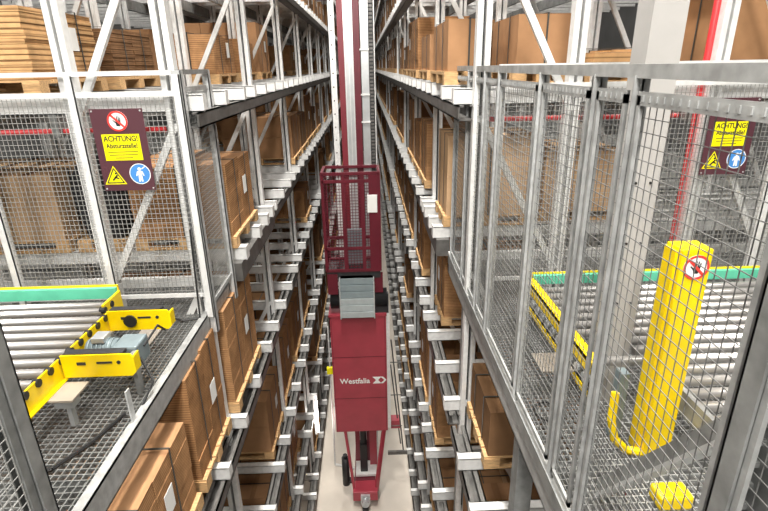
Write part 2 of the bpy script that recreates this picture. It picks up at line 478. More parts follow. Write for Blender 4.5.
for nm, x, y in (('right', .70, 3.3), ('right', .70, 1.9)):
    t = MB(); t.box(x-.04, x+.04, y-.04, y+.04, FZ+.012, DZ-.12); t.box(x-.09, x+.09, y-.09, y+.09, FZ, FZ+.012)
    tag(t.build('support_post', GALVD), 'grey steel leg carrying the %s platform at y %s end' % (nm, 'far' if y > 3 else 'near') if False else
        {3.3:'grey steel leg under the far part of the right platform', 1.9:'grey steel leg under the middle of the right platform', 2.0:'grey steel leg under the middle of the left platform'}[y], 'post')

# ------------------------------------------------------------ mesh fences
def wires_x(m, x, y0, y1, z0, z1, py=.03, pz=.033, r=.0011):
    for y in np.arange(y0+py/2, y1, py): m.box(x-r, x+r, y-r, y+r, z0, z1)
    for z in np.arange(z0+pz/2, z1, pz): m.box(x-3*r, x-r, y0, y1, z-r, z+r)
def wires_y(m, y, x0, x1, z0, z1, px=.03, pz=.033, r=.0016):
    for x in np.arange(x0+px/2, x1, px): m.box(x-r, x+r, y-r, y+r, z0, z1)
    for z in np.arange(z0+pz/2, z1, pz): m.box(x0, x1, y-3*r, y-r, z-r, z+r)
def angle_post(x, y, z0, z1, w=.045, s=1):
    m = MB(); m.box(x-w/2, x+w/2, y-w/2, y-w/2+.006, z0, z1); m.box(x+s*(w/2-.006), x+s*w/2, y-w/2, y+w/2, z0, z1)
    return m
# right long fence
FX = .66
t = thing('mesh_fence', 'long galvanised mesh fence along the right platform edge, running close past the viewer', 'fence', (FX, 2.3, DZ))
posts = (3.88, 3.40, 2.93, 2.62, 2.0, 1.52, 1.29)
for y in posts: 
    w = .03 if y not in (3.88, 2.0, 1.52, 1.29) else .036
    m = MB(); m.box(FX-.012, FX+.028, y-w/2, y-w/2+.005, DZ-.12, -.03); m.box(FX+.008, FX+.013, y-w/2, y+w/2, DZ-.12, -.03)
    m.build('post', GALV if y > 1.7 else GALVM, t)
m = MB(); m.box(FX-.012, FX+.045, .74, .745, DZ-.1, -.03); m.box(FX-.012, FX-.006, .70, .745, DZ-.1, -.03); m.box(FX+.040, FX+.045, .66, .745, DZ-.1, -.03)
for z in np.arange(DZ, -.05, .05): m.box(FX+.028, FX+.043, .712, .725, z, z+.012)
m.build('post', GALVD, t)
MB().box(FX-.008, FX+.03, .3, 3.9, -.036, -.004).build('handrail', GALVM, t)
PAN = [(3.86,3.43),(3.38,2.95),(2.90,2.65),(2.59,2.03),(1.97,1.55),(1.49,1.32),(1.26,.76),(.70,.3)]
for a, b in PAN:
    f = MB(); e = .022
    f.box(FX-.004, FX+.006, b, a, -.098, -.066); f.box(FX-.004, FX+.006, b, a, DZ+.06, DZ+.06+e)
    f.box(FX-.004, FX+.006, b, b+.014, DZ+.06, -.075); f.box(FX-.004, FX+.006, a-.014, a, DZ+.06, -.075)
    for y in np.arange(b+.02, a-.01, .03): f.box(FX-.007, FX-.004, y, y+.006, -.088, -.074)
    fo = f.build('panel_frame', GALVM, t)
    w = MB(); wires_x(w, FX+.012, b, a, DZ+.07, -.08, r=.0009); w.build('wire_mesh', WIRE2, fo)
m = MB(); m.box(FX-.02, FX-.014, .3, 3.9, DZ-.02, DZ+.05); m.build('toe_board', GALVD, t)

def cross_fence(name_label, xa, xb, y, posts, top=-.02, bot=-1.36, s=1):
    t = thing('mesh_fence', name_label, 'fence', ((xa+xb)/2, y, DZ))
    for x in posts: angle_post(x, y, DZ+.001, top, .042, s).build('post', WHITE, t)
    MB().box(min(xa,xb), max(xa,xb), y-.02, y+.012, top-.003, top+.022).build('handrail', WHITE, t)
    f = MB()
    f.box(min(xa,xb), max(xa,xb), y-.008, y+.008, top-.115, top-.085); f.box(min(xa,xb), max(xa,xb), y-.008, y+.008, bot, bot+.025)
    fo = f.build('panel_frame', WHITE, t)
    w = MB(); wires_y(w, y, min(xa,xb), max(xa,xb), bot, top-.09, .026, .030, .0014); w.build('wire_mesh', WIRE, fo)
    return t
cross_fence('galvanised mesh fence across the left platform, carrying the warning sign', -1.06, -4.0, 3.0, (-1.04, -1.62, -2.2, -2.8, -3.4), s=1)
cross_fence('galvanised mesh fence across the right platform, carrying the second warning sign', .78, 4.0, 3.12, (.80, 1.35, 2.56, 3.2), s=-1)
# left return panel and the near left post with its mesh
t = thing('mesh_fence', 'short mesh fence panel returning along the far left platform corner', 'fence', (-1.03, 3.3, DZ))
angle_post(-1.035, 3.02, DZ-.12, .0, .042, 1).build('post', GALV, t); angle_post(-1.035, 3.54, DZ-.12, -.0, .042, 1).build('post', GALV, t)
MB().box(-1.05, -1.015, 3.02, 3.55, -.022, .004).build('handrail', GALVD, t)
f = MB(); f.box(-1.04, -1.03, 3.04, 3.52, -.12, -.09); f.box(-1.04, -1.03, 3.04, 3.52, DZ+.06, DZ+.09); fo = f.build('panel_frame', GALV, t)
w = MB(); wires_x(w, -1.035, 3.04, 3.52, DZ+.08, -.1, .026, .03); w.build('wire_mesh', WIRE, fo)
t = thing('mesh_fence', 'near mesh fence panel at the left platform edge, in the lower left corner', 'fence', (-1.03, 1.0, DZ))
m = MB(); m.box(-1.075, -1.02, 1.275, 1.281, DZ-.1, .0); m.box(-1.026, -1.02, 1.23, 1.281, DZ-.1, .0); m.box(-1.075, -1.069, 1.21, 1.281, DZ-.1, .0)
for z in np.arange(DZ, -.05, .05): m.box(-1.085, -1.073, 1.22, 1.235, z, z+.012)
m.build('post', GALVD, t)
f = MB(); f.box(-1.04, -1.03, .2, 1.24, DZ+.05, DZ+.075); f.box(-1.04, -1.03, .2, 1.24, -.12, -.09); f.box(-1.045, -1.03, 1.2, 1.23, DZ+.05, -.1); fo = f.build('panel_frame', GALVD, t)
w = MB(); wires_x(w, -1.035, .2, 1.22, DZ+.06, -.1, .028, .033); w.build('wire_mesh', WIRE, fo)
MB().box(-1.05, -1.015, .2, 1.28, -.022, .004).build('handrail', GALVD, t)

# ------------------------------------------------------------ text helper
def text(body, size, loc, parent, material, name='lettering', extr=.0006, bold=False, align='CENTER', sx=1):
    cu = bpy.data.curves.new(name, 'FONT'); cu.body = body; cu.size = size; cu.extrude = extr; cu.align_x = align; cu.resolution_u = 3
    if bold: cu.offset = size*.018
    tmp = bpy.data.objects.new('tmp', cu); C.objects.link(tmp)
    dg = bpy.context.evaluated_depsgraph_get(); dg.update()
    me = bpy.data.meshes.new_from_object(tmp.evaluated_get(dg)); bpy.data.objects.remove(tmp)
    me.materials.clear(); me.materials.append(material)
    me.transform(Matrix.Translation(loc) @ Matrix.Rotation(PI/2, 4, 'X') @ Matrix.Diagonal((sx,1,1,1)))
    me.transform(Matrix.Translation(-origin(parent))); o = bpy.data.objects.new(name, me); C.objects.link(o); o.parent = parent
    return o
def disc(m, cx, cz, r, y, th=.001, n=32, r_in=None):
    if r_in is None:
        m.prism([(cx+r*math.cos(2*PI*i/n), cz+r*math.sin(2*PI*i/n)) for i in range(n)], y-th, y)
    else:
        for i in range(n):
            a, b = 2*PI*i/n, 2*PI*(i+1)/n
            m.prism([(cx+r_in*math.cos(a), cz+r_in*math.sin(a)), (cx+r*math.cos(a), cz+r*math.sin(a)), (cx+r*math.cos(b), cz+r*math.sin(b)), (cx+r_in*math.cos(b), cz+r_in*math.sin(b))], y-th, y)
def hand(m, cx, cz, s, y):
    m.prism([(cx-.35*s,cz-.75*s),(cx+.2*s,cz-.8*s),(cx+.4*s,cz-.3*s),(cx+.42*s,cz+.1*s),(cx-.38*s,cz+.12*s),(cx-.42*s,cz-.3*s)], y-.0008, y)
    for i, (dx, h) in enumerate(((-.33,.62),(-.1,.85),(.13,.82),(.34,.6))):
        m.prism([(cx+(dx-.09)*s,cz+.05*s),(cx+(dx+.09)*s,cz+.05*s),(cx+(dx*1.25+.07)*s,cz+h*s),(cx+(dx*1.25-.07)*s,cz+h*s)], y-.0009, y)
    m.prism([(cx-.4*s,cz-.35*s),(cx-.35*s,cz-.1*s),(cx-.78*s,cz+.25*s),(cx-.85*s,cz+.12*s)], y-.0009, y)
def prohibition(t, cx, cz, R, y):
    m = MB(); disc(m, cx, cz, R, y, .001); m.build('prohibition_disc', SIGNW, t)
    m = MB(); hand(m, cx+R*.05, cz-R*.02, R*.62, y-.0012); m.build('hand_pictogram', INK, t)
    m = MB(); disc(m, cx, cz, R, y-.0022, .001, 32, R*.82)
    m.bar((cx-R*.62, y-.0026, cz+R*.62), (cx+R*.62, y-.0026, cz-R*.62), .001, R*.15, (0,0,1)) if False else None
    a = R*.62; w = R*.075
    m.prism([(cx-a-w,cz+a-w),(cx-a+w,cz+a+w),(cx+a+w,cz-a+w),(cx+a-w,cz-a-w)], y-.0032, y-.0022)
    m.build('prohibition_ring', SIGNR, t)
def warning_sign(cx, zc, y, label, W=.292, H=.462):
    t = thing('warning_sign', label, 'sign', (cx, y, zc-H/2))
    MB().box(cx-W/2, cx+W/2, y-.003, y, zc-H/2, zc+H/2).build('sign_panel', SIGNM, t)
    m = MB()
    for a in (-1,1):
        for b in (-1,1): disc(m, cx+a*(W/2-.012), zc+b*(H/2-.012), .005, y-.003, .003, 8)
    m.build('screws', GALV, t)
    f = y-.0032
    prohibition(t, cx+.0, zc+H*.355, .056, f)
    m = MB(); a = .092*W/.29
    m.box(cx-.105, cx+.105, f-.001, f, zc-.055, zc+.092); m.build('caution_panel', YELS, t)
    text('ACHTUNG!', .043, (cx, f-.0018, zc+.053), t, INK, bold=True, sx=.86)
    text('Absturzstelle!', .037, (cx, f-.0018, zc+.015), t, INK, bold=True, sx=.86)
    m = MB()
    for i, w in enumerate((.085, .08, .05)): m.box(cx-w, cx+w, f-.0016, f-.001, zc-.005-.017*i-.004, zc-.005-.017*i)
    m.build('fine_print', INK, t)
    tx, tz = cx-.075, zc-.145
    m = MB(); m.prism([(tx-.062,tz-.048),(tx+.062,tz-.048),(tx,tz+.06)], f-.001, f); m.build('warning_triangle', YELS, t)
    m = MB()
    P3 = [(tx-.052,tz-.042),(tx+.052,tz-.042),(tx,tz+.05)]; I3 = [(tx-.042,tz-.036),(tx+.042,tz-.036),(tx,tz+.038)]
    for i in range(3):
        j = (i+1) % 3; m.prism([P3[i],P3[j],I3[j],I3[i]], f-.0018, f-.001)
    m.prism([(tx-.018,tz-.022),(tx-.010,tz-.028),(tx+.020,tz+.002),(tx+.012,tz+.008)], f-.0018, f-.001); m.prism([(tx-.002,tz-.010),(tx+.022,tz-.020),(tx+.024,tz-.013),(tx+.002,tz)], f-.0018, f-.001)
    disc(m, tx+.008, tz+.015, .006, f-.001, .0008, 10)
    m.build('triangle_pictogram', INK, t)
    bx, bz = cx+.072, zc-.135
    m = MB(); disc(m, bx, bz, .060, f, .001); m.build('mandatory_disc', SIGNB, t)
    m = MB(); disc(m, bx, bz, .060, f-.001, .0005, 32, .056)
    disc(m, bx, bz+.028, .010, f-.001, .0008, 12)
    m.prism([(bx-.014,bz+.016),(bx+.014,bz+.016),(bx+.010,bz-.010),(bx+.012,bz-.045),(bx+.003,bz-.045),(bx,bz-.015),(bx-.003,bz-.045),(bx-.012,bz-.045),(bx-.010,bz-.010)], f-.0018, f-.001)
    m.prism([(bx-.016,bz+.014),(bx-.024,bz-.012),(bx-.018,bz-.012),(bx-.011,bz+.008)], f-.0018, f-.001); m.prism([(bx+.016,bz+.014),(bx+.024,bz-.012),(bx+.018,bz-.012),(bx+.011,bz+.008)], f-.0018, f-.001)
    m.prism([(bx+.012,bz+.030),(bx+.034,bz+.046),(bx+.037,bz+.042),(bx+.014,bz+.025)], f-.0018, f-.001)
    m.build('harness_pictogram', SIGNW, t)
    return t
warning_sign(-1.395, -.425, 2.985, 'maroon warning sign with yellow caution panel on the left mesh fence')
warning_sign(2.225, -.44, 3.105, 'maroon warning sign with yellow caution panel on the right mesh fence')

# ------------------------------------------------------------ left conveyor
t = thing('roller_conveyor', 'left roller conveyor with yellow side frames and green end strip', 'conveyor', (-2.3, 2.2, DZ))
RZ = -1.225
m0 = None
ys = [2.68, 2.60, 2.50, 2.415, 2.33, 2.245, 2.16, 2.075, 1.99, 1.90, 1.81, 1.72, 1.63, 1.54]
for y in ys:
    MB().tube((-3.9, y, RZ-.03), (-1.46 if y < 2.55 else -1.502, y, RZ-.03), .021, 14).build('roller', ROLL, t, True)
MB().box(-3.9, -1.50, 2.775, 2.80, RZ-.03, RZ+.035).build('green_strip', GREEN, t)
MB().box(-3.9, -1.495, 2.80, 2.812, RZ-.03, RZ+.045).build('yellow_backing', YEL, t)
m = MB().box(-1.50, -1.485, 2.60, 2.80, RZ-.10, RZ+.01); m.build('side_frame', YEL, t)
def side_frame(ya, yb, zt=RZ-.005):
    m = MB(); m.box(-1.445, -1.437, ya, yb, zt-.11, zt); m.box(-1.445, -1.42, ya, yb, zt-.11, zt-.104)
    return m.build('side_frame', YEL, t)
side_frame(2.14, 2.54); side_frame(1.74, 2.085)
m = MB()
for y in ys: m.tube((-1.455 if y < 2.55 else -1.51, y, RZ-.02), (-1.430 if y < 2.55 else -1.48, y, RZ-.02), .019, 10)
m.build('roller_bearings', BLACK, t)
def arm(y, x0, x1):
    m = MB(); z1 = RZ+.012; z0 = z1-.115
    m.prism([(x0,z0),(x1-.02,z0),(x1,z0+.02),(x1,z1-.02),(x1-.015,z1),(x0,z1)], y-.008, y)
    m.box(x1-.008, x1, y, y+.05, z0+.02, z1-.015)
    o = m.build('arm_plate', YEL, t)
    m = MB(); m.box(x0+.01, x1-.05, y, y+.045, z1-.012, z1+.004); m.box(x0+.07, x0+.11, y-.011, y-.008, z1-.05, z1-.035)
    m.box(x0+.16, x0+.23, y-.011, y-.008, z1-.045, z1-.035); m.tube((x1-.07, y-.012, z1-.04), (x1-.07, y-.006, z1-.04), .009, 8)
    m.build('arm_chain_guide', DARKM, t)
arm(2.52, -1.43, -1.095); arm(2.07, -1.43, -1.10)
# drive motor between the arms
m = MB(); m.tube((-1.42, 2.28, RZ-.08), (-1.27, 2.28, RZ-.08), .052, 16)
for i in range(6): m.tube((-1.41+.022*i, 2.28, RZ-.08), (-1.402+.022*i, 2.28, RZ-.08), .058, 16)
mo = m.build('drive_motor', BLUEG, t, True)
MB().box(-1.27, -1.15, 2.20, 2.34, RZ-.15, RZ-.03).build('gear_housing', BLUEG, t, bevel=.01)
MB().box(-1.385, -1.32, 2.24, 2.32, RZ-.03, RZ+.0).build('terminal_box', SILV, t, bevel=.005)
m = MB(); disc(m, -1.31, RZ-.045, .035, 2.508, .01, 16); m.build('guide_wheel', BLACK, t)
m = MB(); m.path([(-1.14, 2.26, RZ-.06), (-1.12, 2.40, RZ-.02), (-1.12, 2.48, RZ-.09)], .006); m.path([(-1.15,2.22,RZ-.1),(-1.08,2.16,RZ-.2),(-1.1,2.05,DZ+.01)], .006); m.build('cable', BLACK, t)
for q in ((-1.17,-1.15,2.16,2.20,RZ-.05),(-1.43,-1.41,2.44,2.5,RZ-.1),(-1.43,-1.41,1.7,1.76,RZ-.1),(-3.6,-3.55,1.7,2.75,RZ-.06),(-2.6,-2.55,2.7,2.75,RZ-.03)):
    MB().box(q[0],q[1],q[2],q[3],DZ+.001,q[4]).build('leg', GALVD, t)
m = MB(); m.box(-1.435, -1.315, 1.90, 2.045, RZ-.125, RZ-.115); m.build('beige_cover', BEIGE, t)
m = MB(); m.box(-1.37,-1.35,1.93,1.96,DZ+.001,RZ-.125); m.box(-1.41,-1.33,1.92,1.98,RZ-.17,RZ-.125); m.build('cover_bracket', SILV, t)
# beige tread strip and cable on the deck
tag(MB().box(-1.42, -1.30, 2.60, 2.95, DZ+.001, DZ+.006).build('cover_strip', BEIGE), 'beige cover strip lying on the left platform grating', 'cover')
m = MB(); pts = [(-1.9, 2.95, DZ+.012), (-1.5, 2.93, DZ+.012), (-1.32, 2.97, DZ+.02), (-1.2, 2.92, DZ+.012), (-1.1, 2.95, DZ+.012), (-1.08, 2.96, -.9)]
tag(m.path(pts, .006, 6).build('cable', BLACK), 'black cable on the far edge of the left deck, rising beside the corner post', 'cable')
m = MB(); pts = [(-1.42, 1.6, DZ+.01), (-1.30, 1.66, DZ+.01), (-1.22, 1.8, DZ+.01), (-1.16, 2.0, DZ+.01)]
tag(m.path(pts, .009, 6).build('cable', BLACK), 'thick black cable curving over the left grating near the yellow arm', 'cable')
tag(MB().bar((-1.1, 1.95, -1.33), (-1.085, 1.93, DZ-.15), .006, .035).build('cable_bracket', GALV), 'thin galvanised flat bar beside the nearer yellow arm at the deck edge', 'bracket')

# ------------------------------------------------------------ right conveyor, column and yellow guard post
t = thing('roller_conveyor', 'right roller conveyor behind the mesh fence with long yellow side rail', 'conveyor', (1.9, 2.2, DZ))
for i in range(22):
    y = 2.70 - .085*i
    x0 = 1.0 if y > 1.86 else 1.25
    if abs(y-2.06) < .1: x0 = 1.21
    MB().tube((x0, y, RZ-.03), (3.9, y, RZ-.03), .021, 14).build('roller', ROLL, t, True)
MB().box(.98, 3.9, 2.775, 2.80, RZ-.02, RZ+.035).build('green_strip', GREEN, t)
MB().box(.97, 3.9, 2.80, 2.812, RZ-.02, RZ+.045).build('yellow_backing', YEL, t)
m = MB(); m.box(.935, .985, 1.86, 2.80, RZ+.0, RZ+.012); m.box(.935, .941, 1.86, 2.80, RZ-.045, RZ+.012)
m.box(.935, .941, 1.86, 2.80, RZ-.16, RZ-.13); m.build('side_rail', YEL, t)
m = MB()
for i in range(11): m.tube((.93, 2.72-.082*i, RZ-.085), (.985, 2.72-.082*i, RZ-.085), .024, 12)
m.build('sprockets', SILV, t)
MB().box(.955, .98, 1.86, 2.80, RZ-.16, RZ).build('inner_rail', DARKM, t)
MB().box(1.225, 1.245, .88, 1.84, RZ-.1, RZ).build('inner_rail', GALVM, t)
MB().box(.78, .93, 1.99, 2.15, RZ-.12, RZ-.11).build('beige_cover', BEIGE, t)
for x in (1.5, 2.6):
    for y in (1.2, 2.6): MB().box(x, x+.04, y, y+.04, DZ+.001, RZ-.06).build('leg', GALVD, t)
for y in (1.9, 2.66): MB().box(.96, .99, y, y+.04, DZ+.001, RZ-.16).build('leg', GALVD, t)
m = MB()
for y in (1.205, 1.035): m.box(1.43, 3.9, y, y+.015, RZ-.03, RZ+.012)
m.build('yellow_cross_bars', YEL, t)
m = MB(); m.path([(.80+.07*math.cos(a), 1.9+.07*math.sin(a), DZ+.01) for a in np.linspace(0, 5.5, 16)], .005)
tag(m.build('cable', BLACK), 'coil of black cable on the right grating below the beige plate', 'cable')
# column
CX, CY = 1.115, 2.06
m = MB(); m.box(CX-.065, CX+.065, CY-.06, CY+.06, FZ+.012, 6.19); m.box(CX-.1, CX+.1, CY-.1, CY+.1, FZ, FZ+.012); co = m.build('column', CONC)
tag(co, 'pale grey hall column rising through the right platform', 'column')
m = MB()
for z in (-.46, -.72, -1.0):
    for dx in (-.03, .03): m.tube((CX+dx, CY-.0605, z), (CX+dx, CY-.066, z), .005, 8)
m.build('bolts', BLACK, co)
# yellow guard post
t = thing('guard_post', 'yellow box guard post with no-touching sign on the right platform', 'post', (1.13, 1.55, DZ))
MB().box(1.078, 1.188, 1.61, 1.71, DZ+.001, -.61).build('housing', YEL, t, bevel=.004)
m = MB(); m.box(1.066, 1.078, 1.63, 1.70, DZ+.001, -.62); m.build('side_cover', YEL, t)
m = MB(); pts = [(.975,1.70,-1.25),(.96,1.67,-1.36),(.975,1.65,-1.44),(1.02,1.63,-1.48),(1.075,1.62,-1.485)]
m.path(pts, .017, 8); m.build('hoop', YEL, t)
MB().box(1.00, 1.12, 1.34, 1.42, DZ+.001, DZ+.06).build('foot_box', YEL, t, bevel=.01)
prohibition(t, 1.135, -.675, .046, 1.6085)
MB().box(1.0, 1.035, 1.72, 1.77, DZ+.001, -1.18).build('sensor_column', BLUEG, t)
# brace tube behind the near fence
m = MB(); m.bar((.83, 1.42, -1.45), (.83, .72, -.50), .045, .045); m.mat(1).bar((.81, 1.40, -1.475), (.81, .70, -.525), .05, .012)
tag(m.build('fence_brace', [GALVM, WHITE]), 'sloping galvanised brace behind the near right fence post', 'brace')

# ------------------------------------------------------------ sprinkler pipes
def pipe(p, q, lab, r=.016): tag(MB().tube(p, q, r, 12).build('sprinkler_pipe', PIPE, None, True), lab, 'pipe', 'red sprinkler pipes')
pipe((-5.5, 3.16, -.33), (-1.2, 3.16, -.33), 'red sprinkler pipe running behind the left mesh fence')
pipe((.75, 3.36, -.33), (5.5, 3.36, -.33), 'red horizontal sprinkler pipe behind the right mesh fence')
pipe((2.065, 3.22, FZ), (2.065, 3.22, 6.19), 'red vertical sprinkler riser beside a white rack upright on the right', .02)
pipe((-1.9, 3.0+.7, -6.6), (-1.9, 30, -6.3), 'red sprinkler pipe low inside the left rack')
pipe((1.5, 1.0, -3.0), (1.5, 25, -3.0), 'red sprinkler pipe inside the right rack below the platform')

# ------------------------------------------------------------ stacker crane
K = 7.0/6.5
t = thing('stacker_crane', 'tall dark red stacker crane standing in the aisle', 'crane', (-.2, 7.0, FZ+.06))
MY = 7.0
def col(x0, x1, mt, nm, y0=0, y1=.12, z0=FZ+.25, z1=6.0, lb=None):
    o = MB().box(x0*K, x1*K, MY+y0, MY+y1, z0, z1).build(nm, mt, t)
    if lb: o['label'] = lb
    return o
m = MB(); m.box(-.425*K, -.345*K, MY, MY+.02, -3.4, 6.0); m.box(-.425*K,-.415*K,MY,MY+.05,-3.4,6.0)
o = m.build('punched_strip', WHITE, t)
m = MB()
for z in np.arange(-3.3, 5.9, .17): m.tube((-.385*K, MY-.001, z), (-.385*K, MY-.004, z), .009, 8)
m.build('strip_holes', BLACK, o)
col(-.315, -.245, REDM, 'mast_flange', 0, .14); col(-.245, -.135, SILV, 'mast_guide', .02, .14, lb='silver guide face'); col(-.135, -.055, REDD, 'mast_flange', 0, .14)
m = MB()
for x in (-.235,-.19,-.145): m.box(x*K-.004, x*K+.004, MY+.01, MY+.02, -3.0, 6.0)
m.build('guide_ribs', WHITE, t)
col(-.045, .045, SILV, 'cable_duct', .01, .1)
m = MB(); m.box(.05*K, .105*K, MY+.03, MY+.1, -2.4, 6.0); o = m.build('cable_chain', DARKM, t)
m = MB()
for z in np.arange(-2.4, 5.9, .045): m.box(.055*K, .1*K, MY+.012, MY+.03, z, z+.025)
m.build('chain_links', CHAN, o)
col(.11, .12, WHITE, 'thin_rail', .0, .03, -2.4)
m = MB()
for z in (-.35, .0, .55, 1.3): m.box(-.06*K, .05*K, MY-.02, MY+.0, z-.35, z-.33)
m.build('clips', WHITE, t)
# operator cage
cx0, cx1, cz0, cz1, cy0, cy1 = -.60, .135, -2.62, -1.28, 6.5, 6.98
o = None
m = MB(); e = .018
for x in (cx0, cx1):
    for y in (cy0, cy1): m.bar((x,y,cz0),(x,y,cz1), 2*e, 2*e)
for z in (cz0, cz0+.32, cz1-.10, cz1):
    m.bar((cx0,cy0,z),(cx1,cy0,z), 2*e, 2*e); m.bar((cx0,cy1,z),(cx1,cy1,z), 2*e, 2*e)
    for x in (cx0, cx1): m.bar((x,cy0,z),(x,cy1,z), 2*e, 2*e)
m.bar((-.33,cy0,cz0),(-.33,cy0,cz1), .05,.03); m.bar((-.08,cy0,cz0),(-.08,cy0,cz1), .05,.03)
cg = m.build('cage_frame', REDD, t)
w = MB(); wires_y(w, cy0, cx0, cx1, cz0, cz1, .04, .04, .003); wires_x(w, cx0, cy0, cy1, cz0, cz1, .04, .04, .003); wires_x(w, cx1, cy0, cy1, cz0, cz1, .04, .04, .003)
w.build('cage_mesh', REDD, cg)
MB().box(-.31, -.06, cy0+.06, cy0+.1, -2.56, -2.05).build('control_panel', BLUEG, t, bevel=.005)
MB().box(-.02, .11, cy0-.03, cy0+.04, -1.80, -1.56).build('switch_box', PAPER, t, bevel=.005)
MB().box(-.0, .14, cy0-.02, cy0, cz0, -1.3).build('cage_side_plate', REDD, t)
MB().box(cx0, cx1, cy0, cy1, cz0-.12, cz0-.02).build('cage_floor', DARKM, t)
MB().box(cx0, cx0+.14, cy0-.02, cy0+.02, cz0-.35, cz0-.05).build('side_skirt', REDD, t); MB().box(cx1-.1, cx1+.03, cy0+.01, cy0+.03, cz0-.35, cz0-.05).build('side_skirt', REDD, t)
# grey slatted cover
for i in range(6):
    zt = -2.74 - .093*i
    d = (.0, .045, .03, .0, .04, .02)[i]
    MB().box(-.425, .03, 6.47-.02*i, 6.53, zt-.081, zt).build('cover_slat', SLAT if i < 3 else SILV2, t)
MB().box(-.42,.028,6.50,6.56,-3.30,-2.70).build('cover_back', BLACK, t)
m = MB(); m.box(-.44,-.425,6.36,6.5,-3.30,-2.72); m.box(.03,.045,6.36,6.5,-3.30,-2.72); m.build('cover_sides', SILV, t)
m = MB(); m.tube((-.58,6.62,-3.10),(.22,6.62,-3.10),.14,18); m.build('hoist_drum', BLACK, t, True)
m = MB(); m.box(.04,.24,6.52,6.60,-3.3,-3.0); m.build('hoist_bracket', DARKM, t)
# electrical cabinet
cb = MB().box(-.605, .20, 6.5, 6.92, -5.34, -3.32).build('cabinet_body', RED, t, bevel=.006)
m = MB()
for z in (-4.0, -4.72): m.box(-.60, .195, 6.4975, 6.5, z-.004, z+.004)
for x in (-.585, .18): m.box(x-.003, x+.003, 6.4975, 6.5, -5.33, -3.34)
m.build('panel_joints', REDD, cb)
MB().box(.202, .25, 6.53, 6.90, -5.32, -3.34).build('white_side_trim', WHITE, t)
MB().box(-.62, .21, 6.485, 6.93, -3.33, -3.295).build('cabinet_lid', RED, t)
text('Westfalia', .125, (-.505, 6.494, -4.45), cb, SIGNW, bold=True, align='LEFT', extr=.001, sx=.95)
m = MB(); yy = 6.4945; bx, bz = -.015, -4.405; h = .058
m.prism([(bx,bz+h),(bx+.13,bz+h),(bx+.08,bz),(bx+.05,bz)], yy-.001, yy+.002); m.prism([(bx+.05,bz),(bx+.08,bz),(bx+.13,bz-h),(bx,bz-h)], yy-.001, yy+.002)
for q in (1,-1): m.prism([(bx+.115,bz+q*h),(bx+.155,bz+q*h),(bx+.205,bz),(bx+.175,bz)], yy-.001, yy+.002)
m.build('arrow_emblem', SIGNW, cb)
# legs, base
for a, b in (((-.47,6.55,-5.34),(-.36,6.45,-6.5)), ((.14,6.55,-5.34),(-.01,6.45,-6.5))):
    MB().bar(a, b, .04, .06).build('leg', RED, t)
MB().box(-.385, .015, 6.34, 6.60, FZ+.16, FZ+.34).build('wheel_housing', RED, t, bevel=.01)
MB().tube((-.24,6.36,FZ+.14),(-.13,6.36,FZ+.14),.075,16).build('front_wheel', DARKM, t, True)
m = MB(); m.tube((-.185,6.28,FZ+.22),(-.185,6.20,FZ+.22),.06,14); m.box(-.26,-.11,6.28,6.34,FZ+.15,FZ+.3); m.build('buffer', SILV, t)
MB().box(-.36, -.02, 6.60, 8.6, FZ+.14, FZ+.34).build('base_beam', REDD, t)
MB().box(-.34, -.0, 6.66, 6.98, FZ+.36, FZ+.40).build('white_plate', WHITE, t)
MB().box(-.10, .02, 6.88, 6.98, FZ+.40, -5.4).build('rear_column', RED, t)
m = MB(); m.box(-.26,-.14,6.72,6.86,FZ+.40,FZ+.95); m.tube((-.2,6.8,FZ+.95),(-.2,6.8,-5.45),.05,12); m.build('travel_motor', BLACK, t, bevel=.01)
m = MB(); m.tube((-.50,6.62,FZ+.26),(-.50,6.62,FZ+.80),.06,14); m.tube((-.50,6.62,FZ+.80),(-.50,6.62,FZ+.86),.035,12); m.build('black_cylinder', BLACK, t, True)
MB().box(-.46,-.36,6.58,6.66,FZ+.3,FZ+.36).build('cylinder_bracket', DARKM, t)
m = MB(); m.tube((-.68,6.75,-6.2),(-.66,6.72,-3.6),.012,8); m.tube((-.60,6.75,-4.4),(-.68,6.78,-5.9),.010,8); m.bar((-.68,6.75,-6.2),(-.36,6.75,-6.3),.03,.03); m.build('side_pole', WHITE, t)
o = MB().box(-.715,-.62,6.70,6.76,-4.42,-4.30).build('yellow_sensor', YELS, t, bevel=.01)
m = MB(); m.tube((.28,6.8,-3.9),(.46,6.8,-6.0),.011,8); m.tube((.27,6.9,-4.4),(.42,6.85,-5.9),.011,8)
for z in (-4.3,-4.9,-5.5): m.tube((.24,6.8,z),(.44,6.8,z),.008,8)
m.build('side_ladder', CHAN, t)
MB().box(.26,.42,6.8,6.95,-5.55,-5.40).build('red_motor', RED, t); MB().box(.2,.52,6.7,6.74,-6.0,-5.94).build('side_arm', CHAN, t)
# floor rail and crossbars
m = MB(); m.box(-.24,-.14,-2,43,FZ,FZ+.012); m.box(-.20,-.18,-2,43,FZ+.012,FZ+.055); m.box(-.22,-.16,-2,43,FZ+.055,FZ+.075)
tag(m.build('guide_rail', CHAN), 'steel crane rail running down the middle of the aisle floor', 'rail')
for i, (y, z) in enumerate(((12.5, 1.47), (20.5, 2.35), (29, 3.4))):
    tag(MB().box(-1.25, .85, y, y+.08, z-.07, z+.03).build('cross_beam', REDD), ('nearest', 'middle', 'farthest')[i] + ' dark red beam crossing high over the aisle', 'beam', 'red beams over the aisle')

